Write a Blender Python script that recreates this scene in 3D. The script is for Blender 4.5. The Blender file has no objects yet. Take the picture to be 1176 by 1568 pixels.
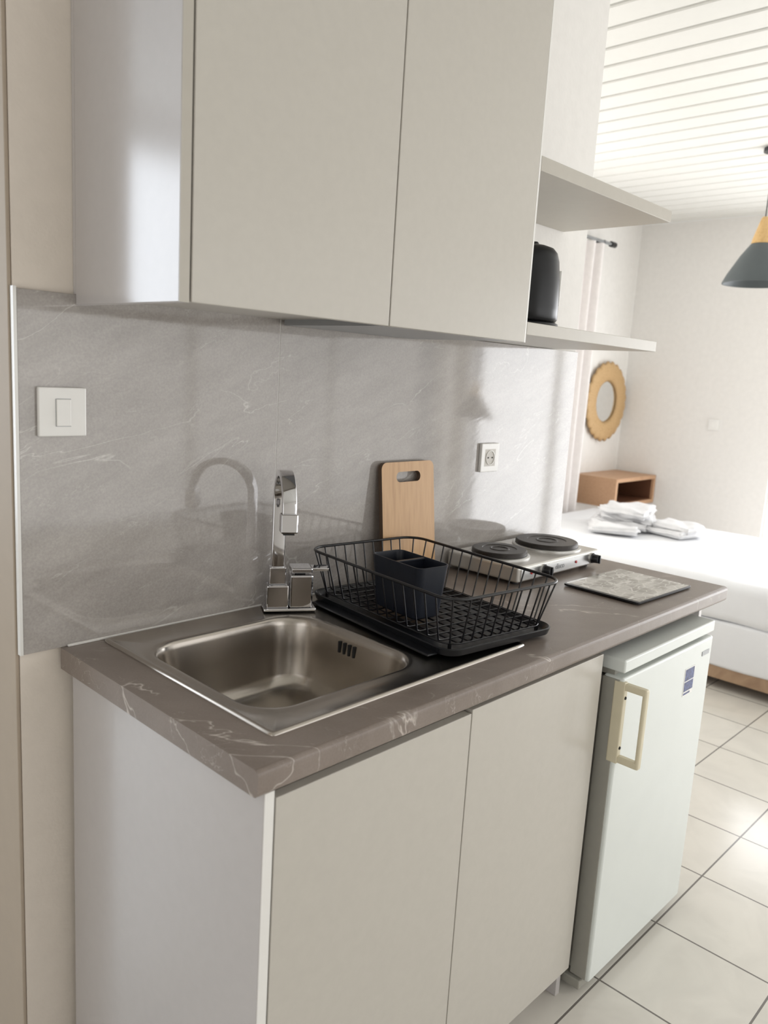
import bpy, bmesh, math, random
from mathutils import Matrix, Vector, noise
random.seed(4)
scene = bpy.context.scene
PI = math.pi

# ------------------------------------------------------------------ materials
def new_mat(name):
    m = bpy.data.materials.new(name); m.use_nodes = True
    nt = m.node_tree; b = nt.nodes['Principled BSDF']
    return m, nt, b

def N(nt, t, **kw):
    n = nt.nodes.new(t)
    for k, v in kw.items():
        setattr(n, k, v)
    return n

def ramp(nt, stops, interp='LINEAR'):
    r = nt.nodes.new('ShaderNodeValToRGB'); cr = r.color_ramp; cr.interpolation = interp
    while len(cr.elements) > 1: cr.elements.remove(cr.elements[-1])
    cr.elements[0].position = stops[0][0]; cr.elements[0].color = (*stops[0][1], 1)
    for p, c in stops[1:]:
        e = cr.elements.new(p); e.color = (*c, 1)
    return r

def coords(nt, scale=(1, 1, 1), rot=(0, 0, 0), loc=(0, 0, 0)):
    tc = N(nt, 'ShaderNodeTexCoord'); mp = N(nt, 'ShaderNodeMapping')
    mp.inputs['Scale'].default_value = scale; mp.inputs['Rotation'].default_value = rot
    mp.inputs['Location'].default_value = loc
    nt.links.new(tc.outputs['Object'], mp.inputs['Vector'])
    return mp.outputs['Vector']

def plain(name, col, rough=.5, metal=0, var=.03, scale=30, bump=0, bscale=200, coat=0, ior=None, stretch=(1, 1, 1)):
    m, nt, b = new_mat(name)
    v = coords(nt, stretch)
    n = N(nt, 'ShaderNodeTexNoise'); n.inputs['Scale'].default_value = scale; n.inputs['Detail'].default_value = 4
    nt.links.new(v, n.inputs['Vector'])
    c1 = tuple(max(0, c * (1 - var)) for c in col); c2 = tuple(min(1, c * (1 + var)) for c in col)
    r = ramp(nt, [(.3, c1), (.7, c2)])
    nt.links.new(n.outputs['Fac'], r.inputs['Fac']); nt.links.new(r.outputs['Color'], b.inputs['Base Color'])
    b.inputs['Roughness'].default_value = rough; b.inputs['Metallic'].default_value = metal
    if coat: b.inputs['Coat Weight'].default_value = coat; b.inputs['Coat Roughness'].default_value = .1
    if ior: b.inputs['IOR'].default_value = ior
    if bump:
        n2 = N(nt, 'ShaderNodeTexNoise'); n2.inputs['Scale'].default_value = bscale; n2.inputs['Detail'].default_value = 3
        nt.links.new(v, n2.inputs['Vector'])
        bp = N(nt, 'ShaderNodeBump'); bp.inputs['Strength'].default_value = bump; bp.inputs['Distance'].default_value = .002
        nt.links.new(n2.outputs['Fac'], bp.inputs['Height']); nt.links.new(bp.outputs['Normal'], b.inputs['Normal'])
    return m

def stone(name, c1, c2, veincol, rough, rot, stretch, vscale, width, maskpos, bump=.15, s1=.9, s2=.5, ior=1.5, mott=.35):
    m, nt, b = new_mat(name); L = nt.links
    base = coords(nt)
    rotv = coords(nt, (1, 1, 1), rot)
    st = N(nt, 'ShaderNodeMapping'); st.inputs['Scale'].default_value = stretch
    L.new(rotv, st.inputs['Vector'])
    n0 = N(nt, 'ShaderNodeTexNoise'); n0.inputs['Scale'].default_value = 4; n0.inputs['Detail'].default_value = 8; n0.inputs['Roughness'].default_value = .65
    L.new(st.outputs['Vector'], n0.inputs['Vector'])
    r0 = ramp(nt, [(.32, c1), (.68, c2)]); L.new(n0.outputs['Fac'], r0.inputs['Fac'])
    n1 = N(nt, 'ShaderNodeTexNoise'); n1.inputs['Scale'].default_value = 260; n1.inputs['Detail'].default_value = 2
    L.new(base, n1.inputs['Vector'])
    col = r0.outputs['Color']
    def vein(scale, w, dist, mpos, strength, off):
        nonlocal col
        mp = N(nt, 'ShaderNodeMapping'); mp.inputs['Location'].default_value = off
        L.new(st.outputs['Vector'], mp.inputs['Vector'])
        n = N(nt, 'ShaderNodeTexNoise'); n.inputs['Scale'].default_value = scale; n.inputs['Detail'].default_value = 5
        n.inputs['Roughness'].default_value = .55; n.inputs['Distortion'].default_value = dist
        L.new(mp.outputs['Vector'], n.inputs['Vector'])
        r = ramp(nt, [(.5 - w, (0, 0, 0)), (.5, (1, 1, 1)), (.5 + w, (0, 0, 0))]); L.new(n.outputs['Fac'], r.inputs['Fac'])
        k = N(nt, 'ShaderNodeTexNoise'); k.inputs['Scale'].default_value = scale * 1.7; k.inputs['Detail'].default_value = 2
        L.new(mp.outputs['Vector'], k.inputs['Vector'])
        kr = ramp(nt, [(mpos, (0, 0, 0)), (mpos + .12, (1, 1, 1))]); L.new(k.outputs['Fac'], kr.inputs['Fac'])
        mu = N(nt, 'ShaderNodeMath', operation='MULTIPLY'); L.new(r.outputs['Color'], mu.inputs[0]); L.new(kr.outputs['Color'], mu.inputs[1])
        m2 = N(nt, 'ShaderNodeMath', operation='MULTIPLY'); L.new(mu.outputs[0], m2.inputs[0]); m2.inputs[1].default_value = strength
        mx = N(nt, 'ShaderNodeMixRGB'); L.new(m2.outputs[0], mx.inputs['Fac']); L.new(col, mx.inputs['Color1']); mx.inputs['Color2'].default_value = (*veincol, 1)
        col = mx.outputs['Color']
    vein(vscale, width, .6, maskpos, s1, (0, 0, 0))
    vein(vscale * 2.3, width * .7, 1.0, maskpos + .04, s2, (3.1, 1.7, 5.2))
    sp = N(nt, 'ShaderNodeMixRGB', blend_type='MULTIPLY'); sp.inputs['Fac'].default_value = mott
    rs = ramp(nt, [(.3, (.82, .82, .82)), (.7, (1.12, 1.12, 1.12))]); L.new(n1.outputs['Fac'], rs.inputs['Fac'])
    L.new(col, sp.inputs['Color1']); L.new(rs.outputs['Color'], sp.inputs['Color2'])
    L.new(sp.outputs['Color'], b.inputs['Base Color'])
    b.inputs['Roughness'].default_value = rough; b.inputs['IOR'].default_value = ior
    bp = N(nt, 'ShaderNodeBump'); bp.inputs['Strength'].default_value = bump; bp.inputs['Distance'].default_value = .0015
    nb = N(nt, 'ShaderNodeTexNoise'); nb.inputs['Scale'].default_value = 22; nb.inputs['Detail'].default_value = 8
    L.new(st.outputs['Vector'], nb.inputs['Vector'])
    L.new(nb.outputs['Fac'], bp.inputs['Height']); L.new(bp.outputs['Normal'], b.inputs['Normal'])
    return m

def wood(name, c1, c2, rough=.45, scale=(2, 2, 30), dist=2.0, ring=6):
    m, nt, b = new_mat(name); L = nt.links
    v = coords(nt, scale)
    n = N(nt, 'ShaderNodeTexNoise'); n.inputs['Scale'].default_value = ring; n.inputs['Detail'].default_value = 6; n.inputs['Distortion'].default_value = dist * .2
    L.new(v, n.inputs['Vector'])
    r = ramp(nt, [(.3, c1), (.5, c2), (.7, tuple(a * .6 + d * .4 for a, d in zip(c1, c2)))])
    L.new(n.outputs['Fac'], r.inputs['Fac']); L.new(r.outputs['Color'], b.inputs['Base Color'])
    b.inputs['Roughness'].default_value = rough
    return m

M_wall = plain('wall_paint', (.84, .765, .68), .85, bump=.25, bscale=90, var=.02)
M_wallw = plain('wall_paint_white', (.82, .80, .77), .85, bump=.2, bscale=90, var=.02)
M_jamb = plain('door_jamb_paint', (.45, .375, .295), .6, var=.02)
M_ceil = plain('ceiling_paint', (.76, .755, .72), .45, var=.01)
M_cab = plain('cabinet_laminate', (.54, .512, .462), .27, var=.015, scale=60, bump=.03, bscale=500)
M_cabside = plain('cabinet_side_laminate', (.54, .515, .51), .17, var=.012, scale=50, ior=1.7)
M_shelf = plain('shelf_laminate', (.48, .45, .395), .35, var=.02)
M_dark = plain('dark_gap', (.02, .02, .02), .8)
M_counter = stone('countertop_stone', (.20, .162, .138), (.26, .215, .188), (.66, .60, .55), .28, (0, 0, .9), (1.2, 2.2, 1.2), 2.2, .0058, .465, bump=.03, s1=.85, s2=.4)
M_splash = stone('backsplash_stone', (.355, .328, .306), (.44, .41, .387), (.66, .64, .61), .06, (0, .42, 0), (1.0, 1, 3.6), 1.7, .0042, .50, bump=.045, s1=.65, s2=.4, ior=1.65, mott=.5)
M_steel = plain('brushed_steel', (.45, .415, .375), .24, 1.0, var=.03, scale=25, stretch=(1, 14, 1), bump=.03, bscale=60)
M_chrome = plain('chrome', (.72, .72, .74), .06, 1.0, var=.0)
M_bamboo = wood('bamboo', (.48, .275, .12), (.58, .35, .165), .42, (14, 2, 1.2), 1, 5)
M_bamboodark = plain('bamboo_edge', (.10, .06, .035), .5)
M_black = plain('black_plastic', (.010, .011, .014), .30, var=.1)
M_wire = plain('black_wire', (.010, .010, .012), .3, var=.05)
M_navy = plain('holder_plastic', (.010, .013, .022), .38, var=.1)
M_white = plain('white_plastic', (.84, .83, .80), .3, var=.01)
M_hot = plain('hotplate_enamel', (.62, .60, .56), .25, .4, var=.02)
M_cast = plain('cast_iron', (.045, .04, .037), .38, .5, var=.15, scale=80)
M_fridge = plain('fridge_enamel', (.71, .745, .72), .20, var=.01, scale=12)
M_gasket = plain('fridge_gasket', (.34, .33, .29), .5)
M_cream = plain('cream_plastic', (.68, .62, .46), .4, var=.02)
M_linen = plain('white_linen', (.80, .81, .83), .9, var=.02, scale=6, bump=.5, bscale=18)
M_towel = plain('towel_terry', (.76, .76, .77), 1.0, var=.03, bump=1.0, bscale=240)
M_curtain = plain('curtain_fabric', (.84, .80, .78), .9, var=.03)
M_nwood = wood('nightstand_wood', (.42, .235, .13), (.54, .33, .195), .5, (2, 20, 20))
M_nwood_shade = wood('nightstand_inner_shade', (.10, .04, .022), (.14, .06, .03), .5, (2, 20, 20))  # darkened wood tone, paints the shade inside the open box
M_rattan = wood('rattan', (.46, .28, .12), (.60, .40, .20), .6, (20, 20, 20))
M_mirror = plain('mirror_glass', (.9, .93, .95), .03, 1.0, var=0)
M_lampg = plain('lamp_grey_metal', (.085, .10, .105), .45, var=.03)
M_lampw = wood('lamp_wood', (.55, .33, .12), (.68, .45, .2), .5, (10, 10, 10))
M_redl = plain('indicator_red', (.5, .03, .03), .3)
M_blue = plain('label_blue', (.05, .07, .20), .4, var=.7, scale=150)
M_badge = plain('badge_grey', (.33, .34, .35), .35, .3)
M_bedwood = wood('bed_wood', (.30, .19, .12), (.40, .27, .17), .5, (20, 2, 2))
M_frame = plain('window_frame_white', (.85, .85, .85), .35, var=.01)
M_alu = plain('aluminium_trim', (.65, .65, .64), .3, .9, var=.02)

def tiles():
    m, nt, b = new_mat('floor_tiles'); L = nt.links
    v = coords(nt, (1, 1, 1), loc=(-1.039 + .308 * 20, .62 + .308 * 20, 0))
    br = N(nt, 'ShaderNodeTexBrick'); br.offset = 0; br.squash = 1
    br.inputs['Scale'].default_value = 1; br.inputs['Mortar Size'].default_value = .0027
    br.inputs['Brick Width'].default_value = .308; br.inputs['Row Height'].default_value = .308
    br.inputs['Mortar Smooth'].default_value = .1
    br.inputs['Color1'].default_value = (.67, .64, .58, 1); br.inputs['Color2'].default_value = (.70, .67, .61, 1)
    br.inputs['Mortar'].default_value = (.17, .155, .14, 1)
    L.new(v, br.inputs['Vector'])
    n = N(nt, 'ShaderNodeTexNoise'); n.inputs['Scale'].default_value = 5; n.inputs['Detail'].default_value = 6
    n.inputs['Distortion'].default_value = 1.5; L.new(v, n.inputs['Vector'])
    r = ramp(nt, [(.35, (.95, .95, .95)), (.6, (1.02, 1.02, 1.02))]); L.new(n.outputs['Fac'], r.inputs['Fac'])
    mx = N(nt, 'ShaderNodeMixRGB', blend_type='MULTIPLY'); mx.inputs['Fac'].default_value = 1
    L.new(br.outputs['Color'], mx.inputs['Color1']); L.new(r.outputs['Color'], mx.inputs['Color2'])
    L.new(mx.outputs['Color'], b.inputs['Base Color']); b.inputs['Roughness'].default_value = .18
    bp = N(nt, 'ShaderNodeBump'); bp.invert = True; bp.inputs['Strength'].default_value = .4; bp.inputs['Distance'].default_value = .002
    L.new(br.outputs['Fac'], bp.inputs['Height']); L.new(bp.outputs['Normal'], b.inputs['Normal'])
    return m
M_floor = tiles()

def glassboard():
    m, nt, b = new_mat('glass_board_print'); L = nt.links
    v = coords(nt, (1, 1.25, 1))
    n = N(nt, 'ShaderNodeTexNoise'); n.inputs['Scale'].default_value = 16; n.inputs['Detail'].default_value = 4; L.new(v, n.inputs['Vector'])
    r = ramp(nt, [(.42, (.38, .36, .325)), (.50, (.50, .475, .44)), (.56, (.62, .60, .56))]); L.new(n.outputs['Fac'], r.inputs['Fac'])
    vo = N(nt, 'ShaderNodeTexVoronoi'); vo.feature = 'DISTANCE_TO_EDGE'
    vo.inputs['Scale'].default_value = 34; vo.inputs['Randomness'].default_value = .55; L.new(v, vo.inputs['Vector'])
    r2 = ramp(nt, [(.02, (1, 1, 1)), (.05, (0, 0, 0))]); L.new(vo.outputs['Distance'], r2.inputs['Fac'])
    mx = N(nt, 'ShaderNodeMixRGB'); L.new(r2.outputs['Color'], mx.inputs['Fac']); L.new(r.outputs['Color'], mx.inputs['Color1']); mx.inputs['Color2'].default_value = (.78, .76, .72, 1)
    L.new(mx.outputs['Color'], b.inputs['Base Color']); b.inputs['Roughness'].default_value = .06
    return m
M_gboard = glassboard()

# ------------------------------------------------------------------ helpers
def link(o):
    scene.collection.objects.link(o); return o

def group(name, loc=(0, 0, 0)):
    e = bpy.data.objects.new(name, None); e.location = loc; e.empty_display_size = .05
    link(e); return e

def par(o, p):
    if p is not None:
        o.parent = p
        o.matrix_parent_inverse = Matrix.Translation(Vector(p.location)).inverted()
    return o

def mesh_obj(name, verts, faces, mat=None, parent=None, smooth=False):
    me = bpy.data.meshes.new(name); me.from_pydata([tuple(v) for v in verts], [], faces)
    bm = bmesh.new(); bm.from_mesh(me); bmesh.ops.recalc_face_normals(bm, faces=bm.faces); bm.to_mesh(me); bm.free()
    if mat: me.materials.append(mat)
    if smooth:
        for p in me.polygons: p.use_smooth = True
    o = bpy.data.objects.new(name, me); link(o); par(o, parent)
    return o

def add_bevel(o, w, seg=2, ang=30):
    md = o.modifiers.new('bev', 'BEVEL'); md.width = w; md.segments = seg; md.limit_method = 'ANGLE'; md.angle_limit = math.radians(ang)
    return o

def box(name, x0, x1, y0, y1, z0, z1, mat, parent=None, bevel=.0, seg=2, tf=None):
    x0, x1 = min(x0, x1), max(x0, x1); y0, y1 = min(y0, y1), max(y0, y1); z0, z1 = min(z0, z1), max(z0, z1)
    v = [(x, y, z) for z in (z0, z1) for x, y in ((x0, y0), (x1, y0), (x1, y1), (x0, y1))]
    if tf: v = [tf @ Vector(p) for p in v]
    f = [(0, 3, 2, 1), (4, 5, 6, 7), (0, 1, 5, 4), (1, 2, 6, 5), (2, 3, 7, 6), (3, 0, 4, 7)]
    o = mesh_obj(name, v, f, mat, parent)
    if bevel: add_bevel(o, bevel, seg)
    return o

def boxes(name, lst, mat, parent=None, bevel=0):
    V = []; F = []
    for (x0, x1, y0, y1, z0, z1) in lst:
        b = len(V)
        V += [(x, y, z) for z in (z0, z1) for x, y in ((x0, y0), (x1, y0), (x1, y1), (x0, y1))]
        F += [tuple(b + i for i in f) for f in [(0, 3, 2, 1), (4, 5, 6, 7), (0, 1, 5, 4), (1, 2, 6, 5), (2, 3, 7, 6), (3, 0, 4, 7)]]
    o = mesh_obj(name, V, F, mat, parent)
    if bevel: add_bevel(o, bevel)
    return o

def walls(name, lst, mat):
    for i, b in enumerate(lst): box(name, *b, mat)

def lathe(name, prof, c, mat, parent=None, seg=48, tf=None, cap=True):
    V = []; F = []
    for r, z in prof:
        for i in range(seg):
            a = 2 * PI * i / seg; V.append(Vector((r * math.cos(a), r * math.sin(a), z)))
    for j in range(len(prof) - 1):
        for i in range(seg):
            k = (i + 1) % seg
            F.append((j * seg + i, j * seg + k, (j + 1) * seg + k, (j + 1) * seg + i))
    if cap:
        if prof[0][0] > 1e-5: F.append(tuple(range(seg))[::-1])
        if prof[-1][0] > 1e-5: F.append(tuple(range((len(prof) - 1) * seg, len(prof) * seg)))
    if tf: V = [tf @ v for v in V]
    V = [v + Vector(c) for v in V]
    o = mesh_obj(name, V, F, mat, parent, smooth=True)
    md = o.modifiers.new('es', 'EDGE_SPLIT'); md.split_angle = math.radians(35)
    return o

def wires(name, paths, radius, mat, parent=None, res=3):
    cu = bpy.data.curves.new(name, 'CURVE'); cu.dimensions = '3D'; cu.bevel_depth = radius; cu.bevel_resolution = res; cu.use_fill_caps = True
    for pts, cyc in paths:
        s = cu.splines.new('POLY'); s.points.add(len(pts) - 1)
        for i, p in enumerate(pts): s.points[i].co = (*p, 1)
        s.use_cyclic_u = cyc
    cu.materials.append(mat)
    o = bpy.data.objects.new(name, cu); link(o)
    dg = bpy.context.evaluated_depsgraph_get()
    me = bpy.data.meshes.new_from_object(o.evaluated_get(dg)); me.name = name
    bpy.data.objects.remove(o)
    for p in me.polygons: p.use_smooth = True
    o = bpy.data.objects.new(name, me); link(o); par(o, parent)
    return o

def rr_loop(cx, cy, hx, hy, r, z, n=10, tf=None):
    pts = []
    for (sx, sy, a0) in ((1, 1, 0), (-1, 1, PI / 2), (-1, -1, PI), (1, -1, 1.5 * PI)):
        for i in range(n + 1):
            a = a0 + PI / 2 * i / n
            pts.append(Vector((cx + sx * (hx - r) + r * math.cos(a), cy + sy * (hy - r) + r * math.sin(a), z)))
    if tf: pts = [tf @ p for p in pts]
    return pts

def loft(name, loops, mat, parent=None, cap0=False, cap1=False, smooth=True, split=35):
    V = []; F = []; n = len(loops[0])
    for l in loops: V += l
    for j in range(len(loops) - 1):
        for i in range(n):
            k = (i + 1) % n; F.append((j * n + i, j * n + k, (j + 1) * n + k, (j + 1) * n + i))
    if cap0: F.append(tuple(range(n)))
    if cap1: F.append(tuple(range((len(loops) - 1) * n, len(loops) * n)))
    o = mesh_obj(name, V, F, mat, parent, smooth=smooth)
    if smooth:
        md = o.modifiers.new('es', 'EDGE_SPLIT'); md.split_angle = math.radians(split)
    return o

def bake(o):
    dg = bpy.context.evaluated_depsgraph_get()
    me = bpy.data.meshes.new_from_object(o.evaluated_get(dg))
    o.modifiers.clear(); o.data = me

# ------------------------------------------------------------------ room shell
X0 = 5.30; W = 1.686; CH = 2.65; YR = -3.4; XL = -2.6
box('floor', XL, X0 + .1, YR - .1, 3.0, -.05, 0, M_floor)
cb = []
x = XL
while x < X0:
    cb.append((x + .009, min(x + .141, X0), YR, 3.0, CH, CH + .022)); x += .15
ceil = boxes('ceiling', cb + [(XL, X0 + .1, YR - .1, 3.0, CH + .022, CH + .06)], M_ceil)
add_bevel(ceil, .004, 1)
box('wall_kitchen', -.08, .45, 0, .16, 0, CH, M_wall)
box('wall_kitchen', .45, 1.679, 0, .16, 0, CH, M_wallw)
box('wall_divider', 1.579, 1.679, .16, W, 0, CH, M_wallw)
box('wall_left', XL, -.99, 0, .16, 0, CH, M_wall)
box('wall_doorway_top', -.99, -.08, 0, .16, 2.33, CH, M_wall)
walls('wall_hall', [(XL, -2.4, 2.6, 2.7, 0, CH), (-.85, 1.579, 2.6, 2.7, 0, CH), (-2.4, -.85, 2.6, 2.7, 2.55, CH), (-2.4, -.85, 2.6, 2.7, 0, .5)], M_wallw)
wy0, wy1 = W, W + .12
walls('wall_bedroom', [(1.679, 2.3, wy0, wy1, 0, CH), (4.0, X0 + .1, wy0, wy1, 0, CH), (2.3, 4.0, wy0, wy1, 0, .95), (2.3, 4.0, wy0, wy1, 2.25, CH)], M_wallw)
DY0, DY1 = -3.33, .52
walls('wall_far', [(X0, X0 + .12, DY1, W, 0, CH), (X0, X0 + .12, YR, DY0, 0, CH), (X0, X0 + .12, DY0, DY1, 2.2, CH)], M_wallw)
walls('wall_right', [(XL, -.2, YR - .12, YR, 0, CH), (5.1, X0, YR - .12, YR, 0, CH), (-.2, 5.1, YR - .12, YR, 2.25, CH), (-.2, 5.1, YR - .12, YR, 0, .3)], M_wallw)
walls('wall_back', [(XL - .12, XL, YR, -2.4, 0, CH), (XL - .12, XL, -.4, 2.6, 0, CH), (XL - .12, XL, -2.4, -.4, 2.2, CH)], M_wallw)

def window_frame(name, axis, p, a0, a1, z0, z1, n, parent=None, d=.06, w=.05):
    L = []
    def add(a, b, c, e):
        if axis == 'x': L.append((p - d / 2, p + d / 2, a, b, c, e))
        else: L.append((a, b, p - d / 2, p + d / 2, c, e))
    add(a0, a1, z0, z0 + w); add(a0, a1, z1 - w, z1)
    for i in range(n + 1):
        c = a0 + (a1 - a0 - w) * i / n
        add(c, c + w, z0 + w, z1 - w)
    return boxes(name, L, M_frame, parent, .003)
window_frame('window_1', 'y', W + .06, 2.3, 4.0, .95, 2.25, 2)
window_frame('balcony_door', 'x', X0 + .06, DY0, DY1, .0, 2.2, 4)  # glazed balcony door, framed like the windows
window_frame('window_2', 'y', YR - .06, -.2, 5.1, .3, 2.25, 4)
window_frame('left_window_added', 'x', XL - .06, -2.4, -.4, .0, 2.2, 2)  # unseen opening, added to light the left-facing side panels
window_frame('hall_window_added', 'y', 2.65, -2.4, -.85, .5, 2.55, 1)  # unseen hall window, added for its bright reflection in the cabinet sides
boxes('trim_1', [(-.087, -.0805, .002, .17, 0, 2.32), (-.985, -.965, -.012, .17, 0, 2.32)], M_jamb, None, .002)

# ------------------------------------------------------------------ backsplash
g = group('backsplash', (.8, 0, 1.2))
box('panel_a', -.078, .4675, -.010, -.0005, .9, 1.527, M_splash, g, .0008, 1)
box('panel_b', .4687, 1.679, -.010, -.0005, .9, 1.527, M_splash, g, .0008, 1)
box('edge_strip', -.084, -.0785, -.0115, -.0005, .9, 1.53, M_white, g)
box('joint_grout', .4675, .4687, -.0095, -.0005, .9, 1.527, M_white, g)
box('sealant_strip', -.0, 1.595, -.016, -.0105, .9, .9045, M_white, g, .001, 1)

# ------------------------------------------------------------------ base cabinet + countertop
CL = -.012; CR = 1.595
g = group('countertop', (.8, -.3, .88))
ct = box('slab', CL, CR, -.6, -.0105, .86, .9, M_counter, None)
bm = bmesh.new(); bm.from_mesh(ct.data)
es = [e for e in bm.edges if all(abs(v.co.y + .6) < 1e-4 for v in e.verts) and abs(e.verts[0].co.x - e.verts[1].co.x) > .5]
bmesh.ops.bevel(bm, geom=es, offset=.009, segments=5, affect='EDGES', profile=.5)
bm.to_mesh(ct.data); bm.free()
BX, BY, BHX, BHY = .281, -.286, .186, .182
cut = loft('cut', [rr_loop(BX, BY, BHX + .002, BHY + .002, .07, .80), rr_loop(BX, BY, BHX + .002, BHY + .002, .07, .95)], M_counter, None, True, True, smooth=False)
bo = ct.modifiers.new('b', 'BOOLEAN'); bo.operation = 'DIFFERENCE'; bo.object = cut; bo.solver = 'EXACT'
bake(ct); bpy.data.objects.remove(cut); par(ct, g)

g = group('base_cabinet', (.45, -.3, .43))
PX0, PX1 = .0055, .0225
box('side_panel_left', PX0, PX1, -.592, -.02, 0.0, .8595, M_cabside, g, .0008, 1)
box('front_edge_left', PX0 + .0005, PX1 - .0005, -.5935, -.592, 0.0, .859, M_white, g)
box('side_panel_right', .911, .928, -.575, -.02, 0.0, .8595, M_cabside, g, .0008, 1)
box('bottom_panel', PX1, .911, -.57, -.02, .08, .098, M_cab, g)
box('toe_kick', PX1, .911, -.535, -.52, 0.0, .08, M_cabside, g)
box('back_panel', PX1, .911, -.03, -.02, .098, .80, M_cab, g)
box('top_rail', PX1, .911, -.572, -.53, .845, .859, M_cab, g)
box('door_left', PX1 + .003, .4605, -.593, -.575, .078, .846, M_cab, g, .0012, 2)
box('door_right', .4630, .928, -.593, -.575, .078, .852, M_cab, g, .0012, 2)
g = group('countertop_support_panel', (1.56, -.28, .43))
box('panel', 1.545, 1.562, -.55, -.02, 0.0, .8595, M_cabside, g, .0008, 1)
box('wall_cleat', 1.562, 1.58, -.10, -.02, .80, .8595, M_cabside, g)

# ------------------------------------------------------------------ sink
g = group('kitchen_sink', (BX, BY, .9))
SX0, SX1, SY0, SY1 = .064, .710, -.532, -.020
def radial(a, hx, hy, r, cx=0, cy=0):
    dx, dy = math.cos(a), math.sin(a); lo, hi = 0, 2.0
    def sd(x, y):
        qx = abs(x) - hx + r; qy = abs(y) - hy + r
        return math.hypot(max(qx, 0), max(qy, 0)) + min(max(qx, qy), 0) - r
    for _ in range(40):
        m = (lo + hi) / 2
        if sd(cx + dx * m, cy + dy * m) > 0: hi = m
        else: lo = m
    return lo
ocx, ocy = (SX0 + SX1) / 2, (SY0 + SY1) / 2; ohx, ohy = (SX1 - SX0) / 2, (SY1 - SY0) / 2
angs = [2 * PI * i / 160 for i in range(160)]
for (ex, ey) in ((1, 1), (-1, 1), (-1, -1), (1, -1)):
    a = math.atan2(ocy + ey * (ohy - .003) - BY, ocx + ex * (ohx - .003) - BX) % (2 * PI)
    angs += [a, a + .004, a - .004]
angs = sorted(angs)
def oloop(ins, z):
    return [Vector((BX + math.cos(a) * radial(a, ohx - ins, ohy - ins, max(.002, .008 - ins * .3), BX - ocx, BY - ocy), BY + math.sin(a) * radial(a, ohx - ins, ohy - ins, max(.002, .008 - ins * .3), BX - ocx, BY - ocy), z)) for a in angs]
def bloop(ins, z, r=.07):
    r = min(r, BHX - ins - .001, BHY - ins - .001)
    return [Vector((BX + math.cos(a) * radial(a, BHX - ins, BHY - ins, r), BY + math.sin(a) * radial(a, BHX - ins, BHY - ins, r), z)) for a in angs]
loops = [oloop(0, .9003), oloop(.001, .9035), oloop(.004, .905), oloop(.007, .905), oloop(.012, .9022), bloop(-.016, .9022, .08), bloop(-.010, .9035, .078), bloop(-.004, .9035, .074),
         bloop(0, .9015), bloop(.003, .896), bloop(.005, .886), bloop(.010, .84), bloop(.017, .785), bloop(.024, .768, .068), bloop(.036, .758, .064), bloop(.055, .753, .07), bloop(.09, .751, .08), bloop(.14, .750, .04)]
sk = loft('basin', loops, M_steel, g, False, True, split=50)
box_l = []
for i in range(5):
    yy = -.15 - i * .07
    box_l.append((.56, .69, yy - .006, yy + .006, .9022, .9038))
boxes('drainer_ridges', box_l, M_steel, g, .001)
boxes('overflow_slots', [(BX + BHX - .0105, BX + BHX - .003, -.250 - i * .0140 - .0024, -.250 - i * .0140 + .0024, .858, .882) for i in range(4)], M_dark, g, .001)
lathe('drain_strainer', [(.045, 0), (.045, .003), (.036, .0035), (.034, .001), (.012, .001), (.010, .006), (0, .007)], (BX, BY, .7502), M_chrome, g)

# ------------------------------------------------------------------ faucet
FX, FY = .445, -.058
g = group('kitchen_faucet', (FX, FY, .905))
d = Vector((-.52, -.854, 0)); p = Vector((.854, -.52, 0))
def sweep(name, path, wdt, th, mat, parent, bev=.002):
    V = []; F = []
    n = len(path)
    for i, q in enumerate(path):
        t = (path[min(i + 1, n - 1)] - path[max(i - 1, 0)]).normalized()
        nn = t.cross(p).normalized()
        for s1, s2 in ((1, 1), (-1, 1), (-1, -1), (1, -1)):
            V.append(q + p * (s1 * wdt / 2) + nn * (s2 * th / 2))
    for j in range(n - 1):
        for i in range(4):
            k = (i + 1) % 4; F.append((j * 4 + i, j * 4 + k, (j + 1) * 4 + k, (j + 1) * 4 + i))
    F.append((0, 1, 2, 3)); F.append(tuple(4 * (n - 1) + i for i in range(4)))
    o = mesh_obj(name, V, F, mat, parent); add_bevel(o, bev, 3, 50)
    for pp in o.data.polygons: pp.use_smooth = True
    md = o.modifiers.new('es', 'EDGE_SPLIT'); md.split_angle = math.radians(40)
    return o
base = Vector((FX, FY, 0)); R = .072; zt = 1.145
path = [base + Vector((0, 0, .955)), base + Vector((0, 0, 1.05))]
for i in range(25):
    a = PI * i / 24
    path.append(base + d * (R - R * math.cos(a)) + Vector((0, 0, zt + R * .95 * math.sin(a))))
path.append(base + d * 2 * R + Vector((0, 0, zt - .004)))
sweep('spout', path, .028, .014, M_chrome, g)
T = Matrix.Translation((FX, FY, 0)) @ Matrix.Rotation(math.atan2(p.y, p.x), 4, 'Z')
box('outlet', -.017, .017, -2 * R - .013, -2 * R + .013, 1.105, 1.143, M_chrome, g, .003, 3, tf=T)
box('aerator', -.011, .011, -2 * R - .008, -2 * R + .008, 1.101, 1.105, M_dark, g, tf=T)
box('foot_plate', -.030, .085, -.026, .026, .9045, .912, M_chrome, g, .003, 3, tf=T)
box('body', -.024, .024, -.022, .022, .912, .962, M_chrome, g, .003, 3, tf=T)
box('spout_collar', -.018, .018, -.012, .012, .962, 1.0, M_chrome, g, .002, 2, tf=T)
box('valve_block', .026, .076, -.023, .023, .912, .985, M_chrome, g, .004, 3, tf=T)
box('lever', .028, .074, -.024, .024, .990, 1.001, M_chrome, g, .003, 3, tf=T)
box('lever_tip', .074, .112, -.016, .016, .992, .9995, M_chrome, g, .002, 2, tf=T)
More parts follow.
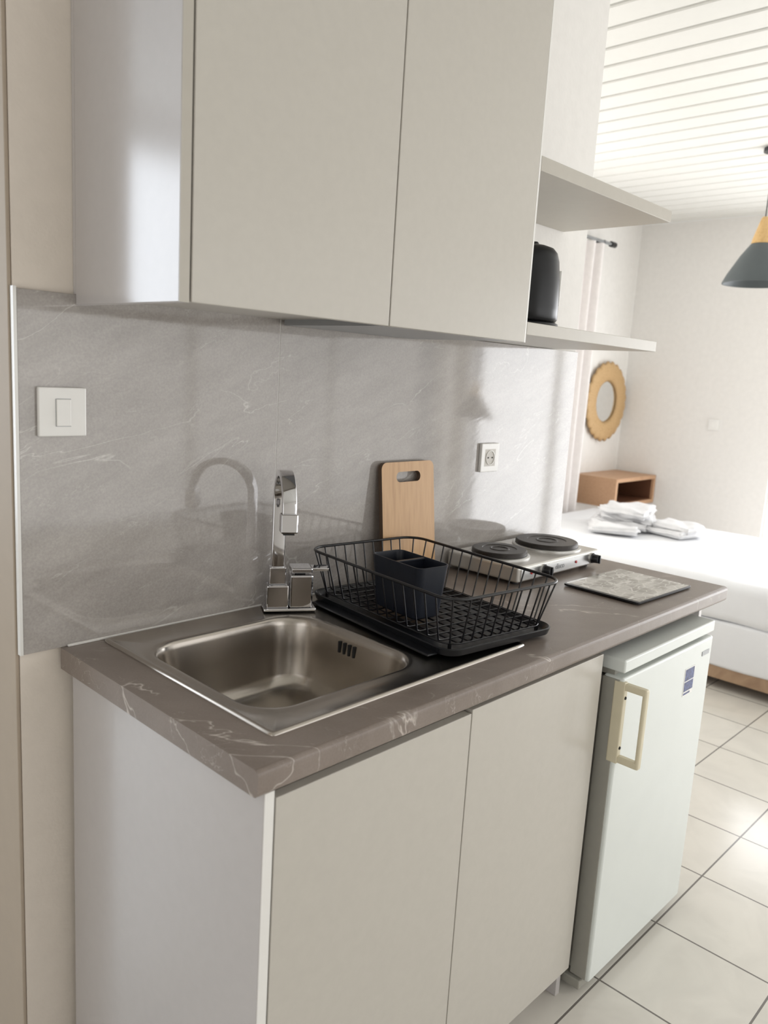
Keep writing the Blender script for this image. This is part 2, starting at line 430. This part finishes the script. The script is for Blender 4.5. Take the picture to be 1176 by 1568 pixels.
box('lever_stem', .04, .06, -.010, .010, .984, .991, M_dark, g, tf=T)

# ------------------------------------------------------------------ cutting board
g = group('cutting_board', (.88, -.04, 1.05))
bw, bh, bt = .196, .308, .012
outer = rr_loop(0, bh / 2, bw / 2, bh / 2, .018, 0)
hole = rr_loop(0, bh - .038, .045, .013, .0128, 0)
T = Matrix.Translation((.880, -.050, .9005)) @ Matrix.Rotation(math.radians(90 - 6.3), 4, 'X')
def board_mesh():
    bm = bmesh.new()
    def ring(pts, z): return [bm.verts.new((q.x, q.y, z)) for q in pts]
    for z in (0, bt):
        a = ring(outer, z); h = ring(hole, z)
        ea = [bm.edges.new((a[i], a[(i + 1) % len(a)])) for i in range(len(a))]
        eh = [bm.edges.new((h[i], h[(i + 1) % len(h)])) for i in range(len(h))]
        bmesh.ops.triangle_fill(bm, use_beauty=True, use_dissolve=False, edges=ea + eh)
        if z == 0: a0, h0 = a, h
        else:
            for i in range(len(a)): bm.faces.new((a0[i], a0[(i + 1) % len(a)], a[(i + 1) % len(a)], a[i]))
            for i in range(len(h)): bm.faces.new((h0[i], h0[(i + 1) % len(h)], h[(i + 1) % len(h)], h[i]))
    bmesh.ops.recalc_face_normals(bm, faces=bm.faces)
    for v in bm.verts: v.co = T @ v.co
    me = bpy.data.meshes.new('board'); bm.to_mesh(me); bm.free(); me.materials.append(M_bamboo); me.materials.append(M_bamboodark)
    for q in me.polygons:
        if len(q.vertices) == 4: q.material_index = 1
    o = bpy.data.objects.new('board', me); link(o); par(o, g); return o
ob = board_mesh()

# ------------------------------------------------------------------ dish rack
RC = Vector((.685, -.287, 0)); RT = Matrix.Translation(RC) @ Matrix.Rotation(math.radians(-7), 4, 'Z')
g = group('dish_rack', (RC.x, RC.y, .905))
hx, hy = .158, .236
tray = [rr_loop(0, 0, hx - .012, hy - .012, .03, .9055, tf=RT), rr_loop(0, 0, hx - .004, hy - .004, .035, .909, tf=RT), rr_loop(0, 0, hx, hy, .038, .922, tf=RT),
        rr_loop(0, 0, hx - .003, hy - .003, .036, .9235, tf=RT), rr_loop(0, 0, hx - .007, hy - .007, .033, .920, tf=RT), rr_loop(0, 0, hx - .012, hy - .012, .03, .912, tf=RT)]
loft('drip_tray', tray, M_black, g, True, True)
box('tray_lip', -hx - .020, -hx + .006, -.200, .19, .9062, .9105, M_black, g, .002, 2, tf=RT)
ztop = 1.022; zb = .926
rim = rr_loop(0, 0, hx + .004, hy + .004, .045, ztop, 8, RT)
wires('rim', [(rim, True)], .0032, M_wire, g)
thin = [(rr_loop(0, 0, hx - .020, hy - .020, .035, zb, 8, RT), True)]
def pt(x, y, z): return RT @ Vector((x, y, z))
n = 9
for i in range(n):
    xx = -hx + .05 + (2 * hx - .10) * i / (n - 1)
    thin.append(([pt(xx * 1.05, -hy - .004, ztop), pt(xx, -hy + .018, zb + .004), pt(xx, -hy + .026, zb - .0015), pt(xx, hy - .026, zb - .0015), pt(xx, hy - .018, zb + .004), pt(xx * 1.05, hy + .004, ztop)], False))
n = 13
for i in range(n):
    yy = -hy + .05 + (2 * hy - .10) * i / (n - 1)
    thin.append(([pt(-hx - .004, yy * 1.04, ztop), pt(-hx + .018, yy, zb + .004), pt(-hx + .026, yy, zb + .0015), pt(hx - .026, yy, zb + .0015), pt(hx - .018, yy, zb + .004), pt(hx + .004, yy * 1.04, ztop)], False))
for (sx, sy) in ((1, 1), (-1, 1), (1, -1), (-1, -1)):
    thin.append(([pt(sx * (hx - .008), sy * (hy - .008), ztop), pt(sx * (hx - .03), sy * (hy - .03), zb)], False))
wires('basket_wires', thin, .0018, M_wire, g)
feet = []
for (sx, sy) in ((1, 1), (-1, 1), (1, -1), (-1, -1)):
    feet.append(([pt(sx * (hx - .032), sy * (hy - .032), zb), pt(sx * (hx - .032), sy * (hy - .032), .912)], False))
wires('feet', feet, .004, M_wire, g)

# utensil holder
g = group('utensil_holder', (.618, -.287, .93))
HT = Matrix.Translation((.617, -.287, 0)) @ Matrix.Rotation(math.radians(-7), 4, 'Z')
z0, z1 = .9290, 1.042
loft('outer_shell', [rr_loop(0, 0, .032, .064, .012, z0, 6, HT), rr_loop(0, 0, .036, .069, .014, z0 + .004, 6, HT), rr_loop(0, 0, .043, .081, .016, z1 - .003, 6, HT), rr_loop(0, 0, .0435, .0815, .016, z1, 6, HT),
     rr_loop(0, 0, .041, .079, .014, z1 + .0005, 6, HT), rr_loop(0, 0, .0405, .0785, .014, z1 - .003, 6, HT), rr_loop(0, 0, .033, .066, .012, z0 + .006, 6, HT)], M_navy, g, True, True)
box('divider', -.040, .040, -.0015, .0015, z0 + .005, z1 - .004, M_navy, g, tf=HT)
box('divider_rim', -.041, .041, -.004, .004, z1 - .006, z1 - .001, M_navy, g, .001, 2, tf=HT)

# ------------------------------------------------------------------ hot plate
g = group('double_hot_plate', (1.28, -.14, .93))
hx0, hx1, hy0, hy1 = 1.075, 1.490, -.257, -.022
box('housing', hx0, hx1, hy0, hy1, .910, .952, M_hot, g, .006, 4)
box('front_panel', hx0 + .012, hx1 - .012, hy0 - .002, hy0 + .002, .915, .945, M_alu, g, .001, 1)
for i, (a, b_) in enumerate(((hx0 + .03, hy0 + .03), (hx1 - .03, hy0 + .03), (hx0 + .03, hy1 - .03), (hx1 - .03, hy1 - .03))):
    lathe('foot_%d' % (i + 1), [(.012, 0), (.012, .010), (.010, .0115)], (a, b_, .9005), M_black, g, 16)
def burner(i, x, y, r):
    lathe('burner_ring_%d' % i, [(r + .008, 0), (r + .008, .004), (r + .004, .006), (r, .006), (r, 0)], (x, y, .951), M_alu, g, 64)
    lathe('burner_plate_%d' % i, [(r - .001, 0), (r - .001, .014), (r - .004, .0165), (r * .62, .0165), (r * .60, .0150), (r * .36, .0150), (r * .34, .0165), (r * .30, .0165), (r * .28, .0145), (0, .0145)], (x, y, .953), M_cast, g, 64)
burner(1, 1.163, -.132, .077); burner(2, 1.388, -.140, .092)
RX = Matrix.Rotation(math.radians(90), 4, 'X')
for i, kx in enumerate((1.195, 1.448)):
    lathe('knob_base_%d' % (i + 1), [(.016, 0), (.016, .004)], (kx, hy0 - .0015, .931), M_alu, g, 32, RX)
    lathe('knob_%d' % (i + 1), [(.0155, .003), (.0155, .006), (.013, .008), (.012, .024), (.0105, .026), (0, .026)], (kx, hy0, .931), M_black, g, 32, RX)
    box('knob_grip_%d' % (i + 1), kx - .0025, kx + .0025, hy0 - .030, hy0 - .008, .919, .943, M_black, g, .001)
for i, kx in enumerate((1.135, 1.360)):
    lathe('indicator_light_%d' % (i + 1), [(.004, 0), (.004, .002), (0, .003)], (kx, hy0 - .002, .931), M_redl, g, 16, RX)
tx = bpy.data.curves.new('label_text', 'FONT'); tx.body = 'disco'; tx.size = .022; tx.extrude = .0003; tx.align_x = 'CENTER'
to = bpy.data.objects.new('label_text', tx); link(to); to.rotation_euler = (PI / 2, 0, 0); to.location = (1.275, hy0 - .0024, .924)
tx.materials.append(M_badge)
bpy.context.view_layer.update()
dg = bpy.context.evaluated_depsgraph_get(); me = bpy.data.meshes.new_from_object(to.evaluated_get(dg)); me.transform(to.matrix_world)
bpy.data.objects.remove(to); to = bpy.data.objects.new('label_text', me); link(to); par(to, g)

# ------------------------------------------------------------------ glass board
g = group('glass_chopping_board', (1.34, -.43, .905))
GT = Matrix.Translation((1.340, -.432, 0)) @ Matrix.Rotation(math.radians(-1.5), 4, 'Z')
loft('glass_pane', [rr_loop(0, 0, .146, .107, .008, .9025, 5, GT), rr_loop(0, 0, .147, .108, .008, .9035, 5, GT), rr_loop(0, 0, .147, .108, .008, .907, 5, GT), rr_loop(0, 0, .146, .107, .008, .908, 5, GT)], M_black, g, True, True)
loft('printed_face', [rr_loop(0.004, 0.001, .140, .105, .004, .9081, 4, GT), rr_loop(0.004, 0.001, .140, .105, .004, .9084, 4, GT)], M_gboard, g, True, True)
for i, (a, b_) in enumerate(((-.13, -.09), (.13, -.09), (-.13, .09), (.13, .09))):
    q = GT @ Vector((a, b_, .9003)); lathe('foot_%d' % (i + 1), [(.006, 0), (.006, .0025)], q, M_white, g, 12)

# ------------------------------------------------------------------ fridge
g = group('mini_fridge', (1.21, -.33, .42))
fx0, fx1, fy = .967, 1.462, -.627
box('body', fx0 + .004, fx1 - .004, -.560, -.05, .03, .795, M_fridge, g, .004)
box('top_panel', fx0, fx1, fy, -.05, .807, .837, M_fridge, g, .004, 3)
box('top_spacer', fx0 + .008, fx1 - .008, -.60, -.06, .793, .808, M_gasket, g)
box('door', fx0, fx1, fy, -.578, .035, .795, M_fridge, g, .006, 4)
box('door_gasket', fx0 + .008, fx1 - .008, -.579, -.559, .045, .785, M_gasket, g)
box('door_edge_trim', fx0 - .003, fx0 + .002, -.618, -.579, .04, .79, M_gasket, g)
for i, (a, b_) in enumerate(((fx0 + .03, -.53), (fx1 - .03, -.53), (fx0 + .03, -.09), (fx1 - .03, -.09))):
    lathe('foot_%d' % (i + 1), [(.014, 0), (.014, .02), (.01, .032)], (a, b_, 0), M_gasket, g, 16)
box('hinge_foot', fx0 - .012, fx0 + .04, -.61, -.56, .012, .036, M_gasket, g, .003)
box('handle_plate', fx0 - .004, fx0 + .012, fy - .006, fy + .02, .598, .800 - .012, M_cream, g, .002)
box('handle_top_arm', fx0 - .002, fx0 + .014, fy - .052, fy - .004, .770, .786, M_cream, g, .003)
box('handle_bottom_arm', fx0 - .002, fx0 + .014, fy - .052, fy - .004, .600, .616, M_cream, g, .003)
box('handle_grip', fx0 - .002, fx0 + .014, fy - .056, fy - .046, .600, .786, M_cream, g, .004, 3)
for i, zz in enumerate((.752, .634)):
    lathe('handle_screw_%d' % (i + 1), [(.004, 0), (.003, .002), (0, .0025)], (fx0 + .004, fy - .006, zz), M_dark, g, 12, RX)
box('energy_label', 1.303, 1.362, fy - .0008, fy, .664, .738, M_white, g)
boxes('energy_label_print', [(1.306, 1.359, fy - .0012, fy - .0006, .704, .735), (1.306, 1.359, fy - .0012, fy - .0006, .676, .701), (1.306, 1.345, fy - .0012, fy - .0006, .667, .672)], M_blue, g)
box('badge', 1.398, 1.442, fy - .0015, fy, .751, .763, M_badge, g, .0005, 1)

# ------------------------------------------------------------------ upper cabinet
g = group('upper_cabinet', (.46, -.17, 1.9))
ux0, ux1, uy, uz, ut = .0216, .900, -.337, 1.510, 2.36
yb = -.0105
box('side_panel_left', ux0, ux0 + .017, uy + .0015, yb, uz, ut, M_cabside, g, .0008, 1)
box('front_edge_left', ux0 + .0003, ux0 + .0167, uy - .000, uy + .0015, uz, ut, M_shelf, g)
box('side_panel_right', ux1 - .017, ux1, uy + .019, yb, uz + .004, ut, M_cabside, g, .0008, 1)
box('bottom_panel', ux0 + .017, ux1 - .017, uy + .019, yb, uz + .014, uz + .032, M_cab, g)
box('top_panel', ux0 + .017, ux1 - .017, uy + .019, yb, ut - .018, ut, M_cab, g)
box('back_panel', ux0, ux1, yb, -.001, 1.5275, ut, M_cabside, g)
box('door_left', ux0 + .0205, .4585, uy, uy + .0175, uz + .001, ut, M_cab, g, .0015, 2)
box('door_right', .4612, ux1 - .006, uy, uy + .0175, uz + .001, ut, M_cab, g, .0015, 2)
box('door_edge_right', ux1 - .0055, ux1, uy + .0005, uy + .0175, uz + .001, ut, M_white, g)
box('underside_plate', .47, ux1 - .02, uy + .03, -.02, uz + .002, uz + .014, M_badge, g)  # grey plate under the right half of the cabinet

g = group('wall_shelf', (1.22, -.17, 1.54))
box('board', ux1 + .0005, 1.540, uy, -.001, 1.528, 1.556, M_shelf, g, .001, 1)
g = group('wall_shelf', (1.22, -.17, 1.88))
box('board', ux1 + .0005, 1.540, uy, -.001, 1.874, 1.904, M_shelf, g, .001, 1)

# ------------------------------------------------------------------ kettle
KX, KY, KZ = 1.115, -.19, 1.5563
g = group('electric_kettle', (KX, KY, KZ))
lathe('power_base', [(.076, 0), (.078, .004), (.076, .014), (.068, .018)], (KX, KY, KZ), M_black, g)
lathe('body', [(.070, .020), (.0735, .026), (.0735, .05), (.071, .12), (.066, .165), (.060, .185), (.050, .196), (.03, .203), (0, .205)], (KX, KY, KZ), M_black, g)
lathe('lid_knob', [(.012, .202), (.012, .209), (.009, .212), (0, .213)], (KX, KY, KZ), M_black, g, 24)
hd = Vector((-.95, -.3, 0)).normalized()
hp = []
for i in range(17):
    a = -PI / 2 + PI * i / 16
    hp.append(Vector((KX, KY, KZ + .11)) + hd * (.058 + .042 * math.cos(a)) + Vector((0, 0, .07 * math.sin(a))))
wires('handle', [(hp, False)], .008, M_black, g)
box('side_strip', .067, .0750, -.007, .007, .06, .145, M_white, g, .002, 2, tf=Matrix.Translation((KX, KY, KZ)) @ Matrix.Rotation(math.radians(-50), 4, 'Z'))  # white strip along the kettle's side
spv = [Vector((KX + .050, KY + .02, KZ + .15)), Vector((KX + .078, KY + .03, KZ + .182))]
wires('spout', [(spv, False)], .014, M_black, g)

# ------------------------------------------------------------------ switch and sockets
g = group('light_switch', (-.0066, -.012, 1.327))
cx, cz = -.0066, 1.327
box('frame', cx - .042, cx + .042, -.019, -.0102, cz - .042, cz + .042, M_white, g, .002, 2)
box('rocker', cx - .012, cx + .013, -.0225, -.018, cz - .024, cz + .022, M_white, g, .001, 2)
box('rocker_gap', cx - .0130, cx + .0140, -.0193, -.018, cz - .025, cz + .023, M_badge, g)
g = group('wall_socket', (1.238, -.012, 1.204))
cx, cz = 1.238, 1.204
box('frame', cx - .041, cx + .041, -.020, -.0102, cz - .041, cz + .041, M_white, g, .002, 2)
lathe('socket_well', [(.021, 0), (.021, .0025), (.019, .003), (.0185, .0008), (0, .0006)], (cx, -.0195, cz), M_white, g, 40, RX)
boxes('socket_pins', [(cx - .0115, cx - .0075, -.0215, -.0195, cz - .002, cz + .002), (cx + .0075, cx + .0115, -.0215, -.0195, cz - .002, cz + .002)], M_dark, g)
box('gap_line', cx - .0245, cx + .0245, -.0203, -.0198, cz - .0245, cz + .0245, M_shelf, g)
g = group('light_switch', (X0, .95, 1.19))
box('frame', X0 - .010, X0 - .0005, .91, .99, 1.15, 1.23, M_white, g, .002); box('rocker', X0 - .013, X0 - .009, .93, .97, 1.165, 1.215, M_white, g, .001)

# ------------------------------------------------------------------ bed
bx0, bx1, by0, by1 = 3.20, 4.62, -.70, 1.50
g = group('bed', ((bx0 + bx1) / 2, .4, .3))
def soft_slab(name, x0, x1, y0, y1, z0, z1, r, mat, parent, amp=.006, seed=0):
    bm = bmesh.new()
    bmesh.ops.create_cube(bm, size=1)
    for v in bm.verts: v.co = Vector(((x0 + x1) / 2 + v.co.x * (x1 - x0), (y0 + y1) / 2 + v.co.y * (y1 - y0), (z0 + z1) / 2 + v.co.z * (z1 - z0)))
    bmesh.ops.bevel(bm, geom=bm.edges[:], offset=r, segments=5, affect='EDGES', profile=.5)
    bmesh.ops.subdivide_edges(bm, edges=[e for e in bm.edges if e.calc_length() > .25], cuts=24, use_grid_fill=True)
    for v in bm.verts:
        q = v.co * 3 + Vector((seed, 0, 0))
        v.co += v.normal * amp * (noise.noise(q) + .5 * noise.noise(q * 2.7))
    me = bpy.data.meshes.new(name); bm.to_mesh(me); bm.free(); me.materials.append(mat)
    for q in me.polygons: q.use_smooth = True
    o = bpy.data.objects.new(name, me); link(o); par(o, parent); return o
box('frame', bx0 + .02, bx1 - .02, by0 + .02, by1, .05, .12, M_bedwood, g, .004)
boxes('legs', [(bx0 + .05, bx0 + .12, by0 + .05, by0 + .12, 0, .05), (bx1 - .12, bx1 - .05, by0 + .05, by0 + .12, 0, .05), (bx0 + .05, bx0 + .12, by1 - .12, by1 - .05, 0, .05), (bx1 - .12, bx1 - .05, by1 - .12, by1 - .05, 0, .05)], M_bedwood, g)
soft_slab('base_valance', bx0 + .01, bx1 - .01, by0 + .01, by1 - .02, .115, .34, .015, M_linen, g, .008)
soft_slab('mattress_sheet', bx0, bx1, by0, by1 - .01, .335, .543, .05, M_linen, g, .010, 5)

g = group('folded_towels', (4.13, .85, .55))
def towel(name, cx, cy, w, dd, z, layers, rot, th=.028, amp=.02):
    for i in range(layers):
        T = Matrix.Translation((cx + .02 * math.sin(i * 2.1), cy + .02 * math.cos(i * 1.7), 0)) @ Matrix.Rotation(rot + .16 * math.sin(i * 2.3), 4, 'Z')
        bm = bmesh.new(); bmesh.ops.create_cube(bm, size=1)
        for v in bm.verts: v.co = Vector((v.co.x * (w - .03 * i), v.co.y * (dd - .03 * i), v.co.z * th + z + th * (i + .5) * .93))
        bmesh.ops.bevel(bm, geom=bm.edges[:], offset=th * .47, segments=5, affect='EDGES')
        bmesh.ops.subdivide_edges(bm, edges=[e for e in bm.edges if e.calc_length() > .1], cuts=14, use_grid_fill=True)
        for v in bm.verts:
            s = Vector((i * 3.3, cx * 9, 0))
            k = min(1, max(0, (v.co.z - z) / .03)) if i == 0 else 1
            dsp = v.normal * amp * .6 * noise.noise(v.co * 16 + s) * (k if i == 0 else 1)
            v.co += dsp
            v.co.z += k * amp * noise.noise(Vector((v.co.x * 7, v.co.y * 7, i * .35 + cx)))
        me = bpy.data.meshes.new(name); bm.to_mesh(me); bm.free(); me.transform(T); me.materials.append(M_towel)
        for q in me.polygons: q.use_smooth = True
        o = bpy.data.objects.new('%s_%d' % (name, i + 1), me); link(o); par(o, g)
towel('bath_towel', 4.06, .95, .34, .38, .557, 3, .35, .045, .028)
towel('hand_towel', 4.08, .62, .24, .30, .557, 2, -.22, .036, .022)
towel('face_towel', 3.80, .86, .20, .30, .557, 1, .5, .04, .02)

# ------------------------------------------------------------------ nightstand
nx0, nx1, ny0, ny1, nz0, nz1 = 4.66, 5.29, 1.34, W - .002, .55, .765
g = group('wall_nightstand', (4.95, 1.5, .66))
t = .028
box('top', nx0, nx1, ny0, ny1, nz1 - t, nz1, M_nwood, g, .002)
box('bottom', nx0, nx1, ny0, ny1, nz0, nz0 + t, M_nwood, g, .002)
box('side_left', nx0, nx0 + t, ny0, ny1, nz0 + t, nz1 - t, M_nwood, g, .001)
box('side_right', nx1 - t, nx1, ny0, ny1, nz0 + t, nz1 - t, M_nwood, g, .001)
box('back', nx0 + t, nx1 - t, ny1 - .012, ny1, nz0 + t, nz1 - t, M_nwood_shade, g)
boxes('shade_lining', [(nx0 + t, nx0 + t + .003, ny0 + .02, ny1 - .012, nz0 + t, nz1 - t), (nx1 - t - .003, nx1 - t, ny0 + .02, ny1 - .012, nz0 + t, nz1 - t), (nx0 + t, nx1 - t, ny0 + .02, ny1 - .012, nz0 + t, nz0 + t + .003)], M_nwood_shade, g)  # thin sheets added to carry the painted inner shade

# ------------------------------------------------------------------ round mirror
mx_, mz = 4.97, 1.305
g = group('round_rattan_mirror', (mx_, W - .02, mz))
lathe('backing', [(.25, 0), (.25, .012), (0, .012)], (mx_, W - .003, mz), M_rattan, g, 48, RX)
lathe('mirror_glass', [(.165, .0135), (.165, .016), (0, .016)], (mx_, W - .003, mz), M_mirror, g, 64, RX)
V = []; F = []; ns = 240; nr = 8
for i in range(ns):
    a = 2 * PI * i / ns
    ro = .290 + .016 * abs(math.sin(a * 12)); ri = .152
    th = .017 + .006 * abs(math.sin(a * 40))
    for j in range(nr):
        b_ = 2 * PI * j / nr
        r = (ro + ri) / 2 + (ro - ri) / 2 * math.cos(b_)
        V.append((mx_ + r * math.cos(a), W - .028 - th * math.sin(b_), mz + r * math.sin(a)))
for i in range(ns):
    for j in range(nr):
        F.append((i * nr + j, ((i + 1) % ns) * nr + j, ((i + 1) % ns) * nr + (j + 1) % nr, i * nr + (j + 1) % nr))
mesh_obj('woven_frame', V, F, M_rattan, g, smooth=True)

# ------------------------------------------------------------------ pendant lamps
def pendant(px, py, zb, s=1.0):
    g = group('pendant_lamp', (px, py, zb))
    S = lambda pr: [(a * s, b * s) for a, b in pr]
    lathe('shade', S([(.165, 0), (.168, .0), (.168, .006), (.150, .045), (.095, .14), (.055, .195), (.045, .205), (.040, .205), (.090, .135), (.145, .04), (.163, .003), (.163, 0)]), (px, py, zb), M_lampg, g, 64, cap=False)
    lathe('wood_cap', S([(.052, .200), (.050, .215), (.030, .285), (.018, .325), (.012, .332), (0, .332)]), (px, py, zb), M_lampw, g, 40)
    lathe('bulb', S([(.0, .03), (.02, .035), (.032, .06), (.03, .085), (.014, .12), (.014, .20)]), (px, py, zb), M_white, g, 24)
    wires('cord', [([(px, py, zb + .33 * s), (px, py, CH - .02)], False)], .0028, M_black, g)
    lathe('ceiling_rose', [(.05, CH - zb - .022), (.05, CH - zb - .004), (.045, CH - zb - .001)], (px, py, zb), M_black, g, 32)
pendant(3.74, .215, 1.985)
pendant(4.35, -2.46, 1.12, .85)

# ------------------------------------------------------------------ curtain
g = group('window_curtain', (4.2, 1.55, 1.2))
cyy = 1.585
V = []; F = []; nn = 200; xa, xb = 3.66, 4.50
for k, z in enumerate((2.385, 1.8, 1.0, .05)):
    for i in range(nn + 1):
        u = i / nn
        V.append((xa + (xb - xa) * u, cyy + .050 * math.sin(u * 2 * PI * 8 + .2 * k) + .008 * math.sin(u * 37 + k), z))
for k in range(3):
    for i in range(nn):
        F.append((k * (nn + 1) + i, k * (nn + 1) + i + 1, (k + 1) * (nn + 1) + i + 1, (k + 1) * (nn + 1) + i))
co = mesh_obj('panel', V, F, M_curtain, g, smooth=True)
wires('rod', [([(1.95, cyy, 2.41), (4.66, cyy, 2.41)], False)], .011, M_badge, g)
wires('finial', [([(4.66, cyy, 2.41), (4.72, cyy, 2.41)], False)], .02, M_black, g)
boxes('brackets', [(4.55, 4.57, cyy - .01, W - .001, 2.40, 2.42), (2.10, 2.12, cyy - .01, W - .001, 2.40, 2.42)], M_black, g)

box('baseboard_far', X0 - .012, X0 - .0005, .54, W, 0, .08, M_white)
box('baseboard_bedroom', 1.69, X0 - .013, W - .012, W - .0005, 0, .08, M_white)

# ------------------------------------------------------------------ lights
w = bpy.data.worlds.new('world'); scene.world = w; w.use_nodes = True
bg = w.node_tree.nodes['Background']; bg.inputs['Color'].default_value = (.94, .97, 1.0, 1); bg.inputs['Strength'].default_value = 1.1
def area(name, loc, rot, sx, sy, power, col):
    l = bpy.data.lights.new(name, 'AREA'); l.shape = 'RECTANGLE'; l.size = sx; l.size_y = sy; l.energy = power; l.color = col
    o = bpy.data.objects.new(name, l); o.location = loc; o.rotation_euler = rot; link(o); return o
area('light_window_right', (2.4, YR - .2, 1.3), (PI / 2, 0, 0), 5.1, 1.9, 24, (1, .93, .84))
area('light_balcony', (X0 + .2, (DY0 + DY1) / 2, 1.1), (0, PI / 2, 0), 2.1, 3.75, 120, (.98, .985, 1))
area('light_fill_left', (XL - .2, -1.4, 1.1), (0, -PI / 2, 0), 2.1, 2.0, 8, (1, .92, .82))  # added area light for the panels that face left
area('light_fill_hall', (-1.62, 2.85, 1.55), (-PI / 2, 0, 0), 1.5, 1.95, 40, (.84, .91, 1))  # added area light, brightens the hall reflection in the side panels
area('light_bed_window', (3.1, W + .2, 1.6), (-PI / 2, 0, 0), 1.6, 1.2, 28, (1, .96, .90))

# ------------------------------------------------------------------ camera
cam = bpy.data.cameras.new('camera'); cobj = bpy.data.objects.new('camera', cam); link(cobj)
Rw = [[0.694246, -0.717297, 0.059221], [-0.084272, -0.162727, -0.983066], [0.714787, 0.677499, -0.173421]]
right = Vector(Rw[0]); up = -Vector(Rw[1]); back = -Vector(Rw[2])
M = Matrix((right, up, back)).transposed().to_4x4(); M.translation = Vector((-.6152, -1.3707, 1.4278))
cobj.matrix_world = M
cam.sensor_fit = 'VERTICAL'; cam.sensor_height = 36; cam.lens = 36 * 1215.8 / 1568
cam.clip_start = .02
cam.dof.use_dof = True; cam.dof.focus_distance = 1.7; cam.dof.aperture_fstop = 4.5
scene.camera = cobj
scene.view_settings.view_transform = 'Standard'
scene.view_settings.exposure = 0.0
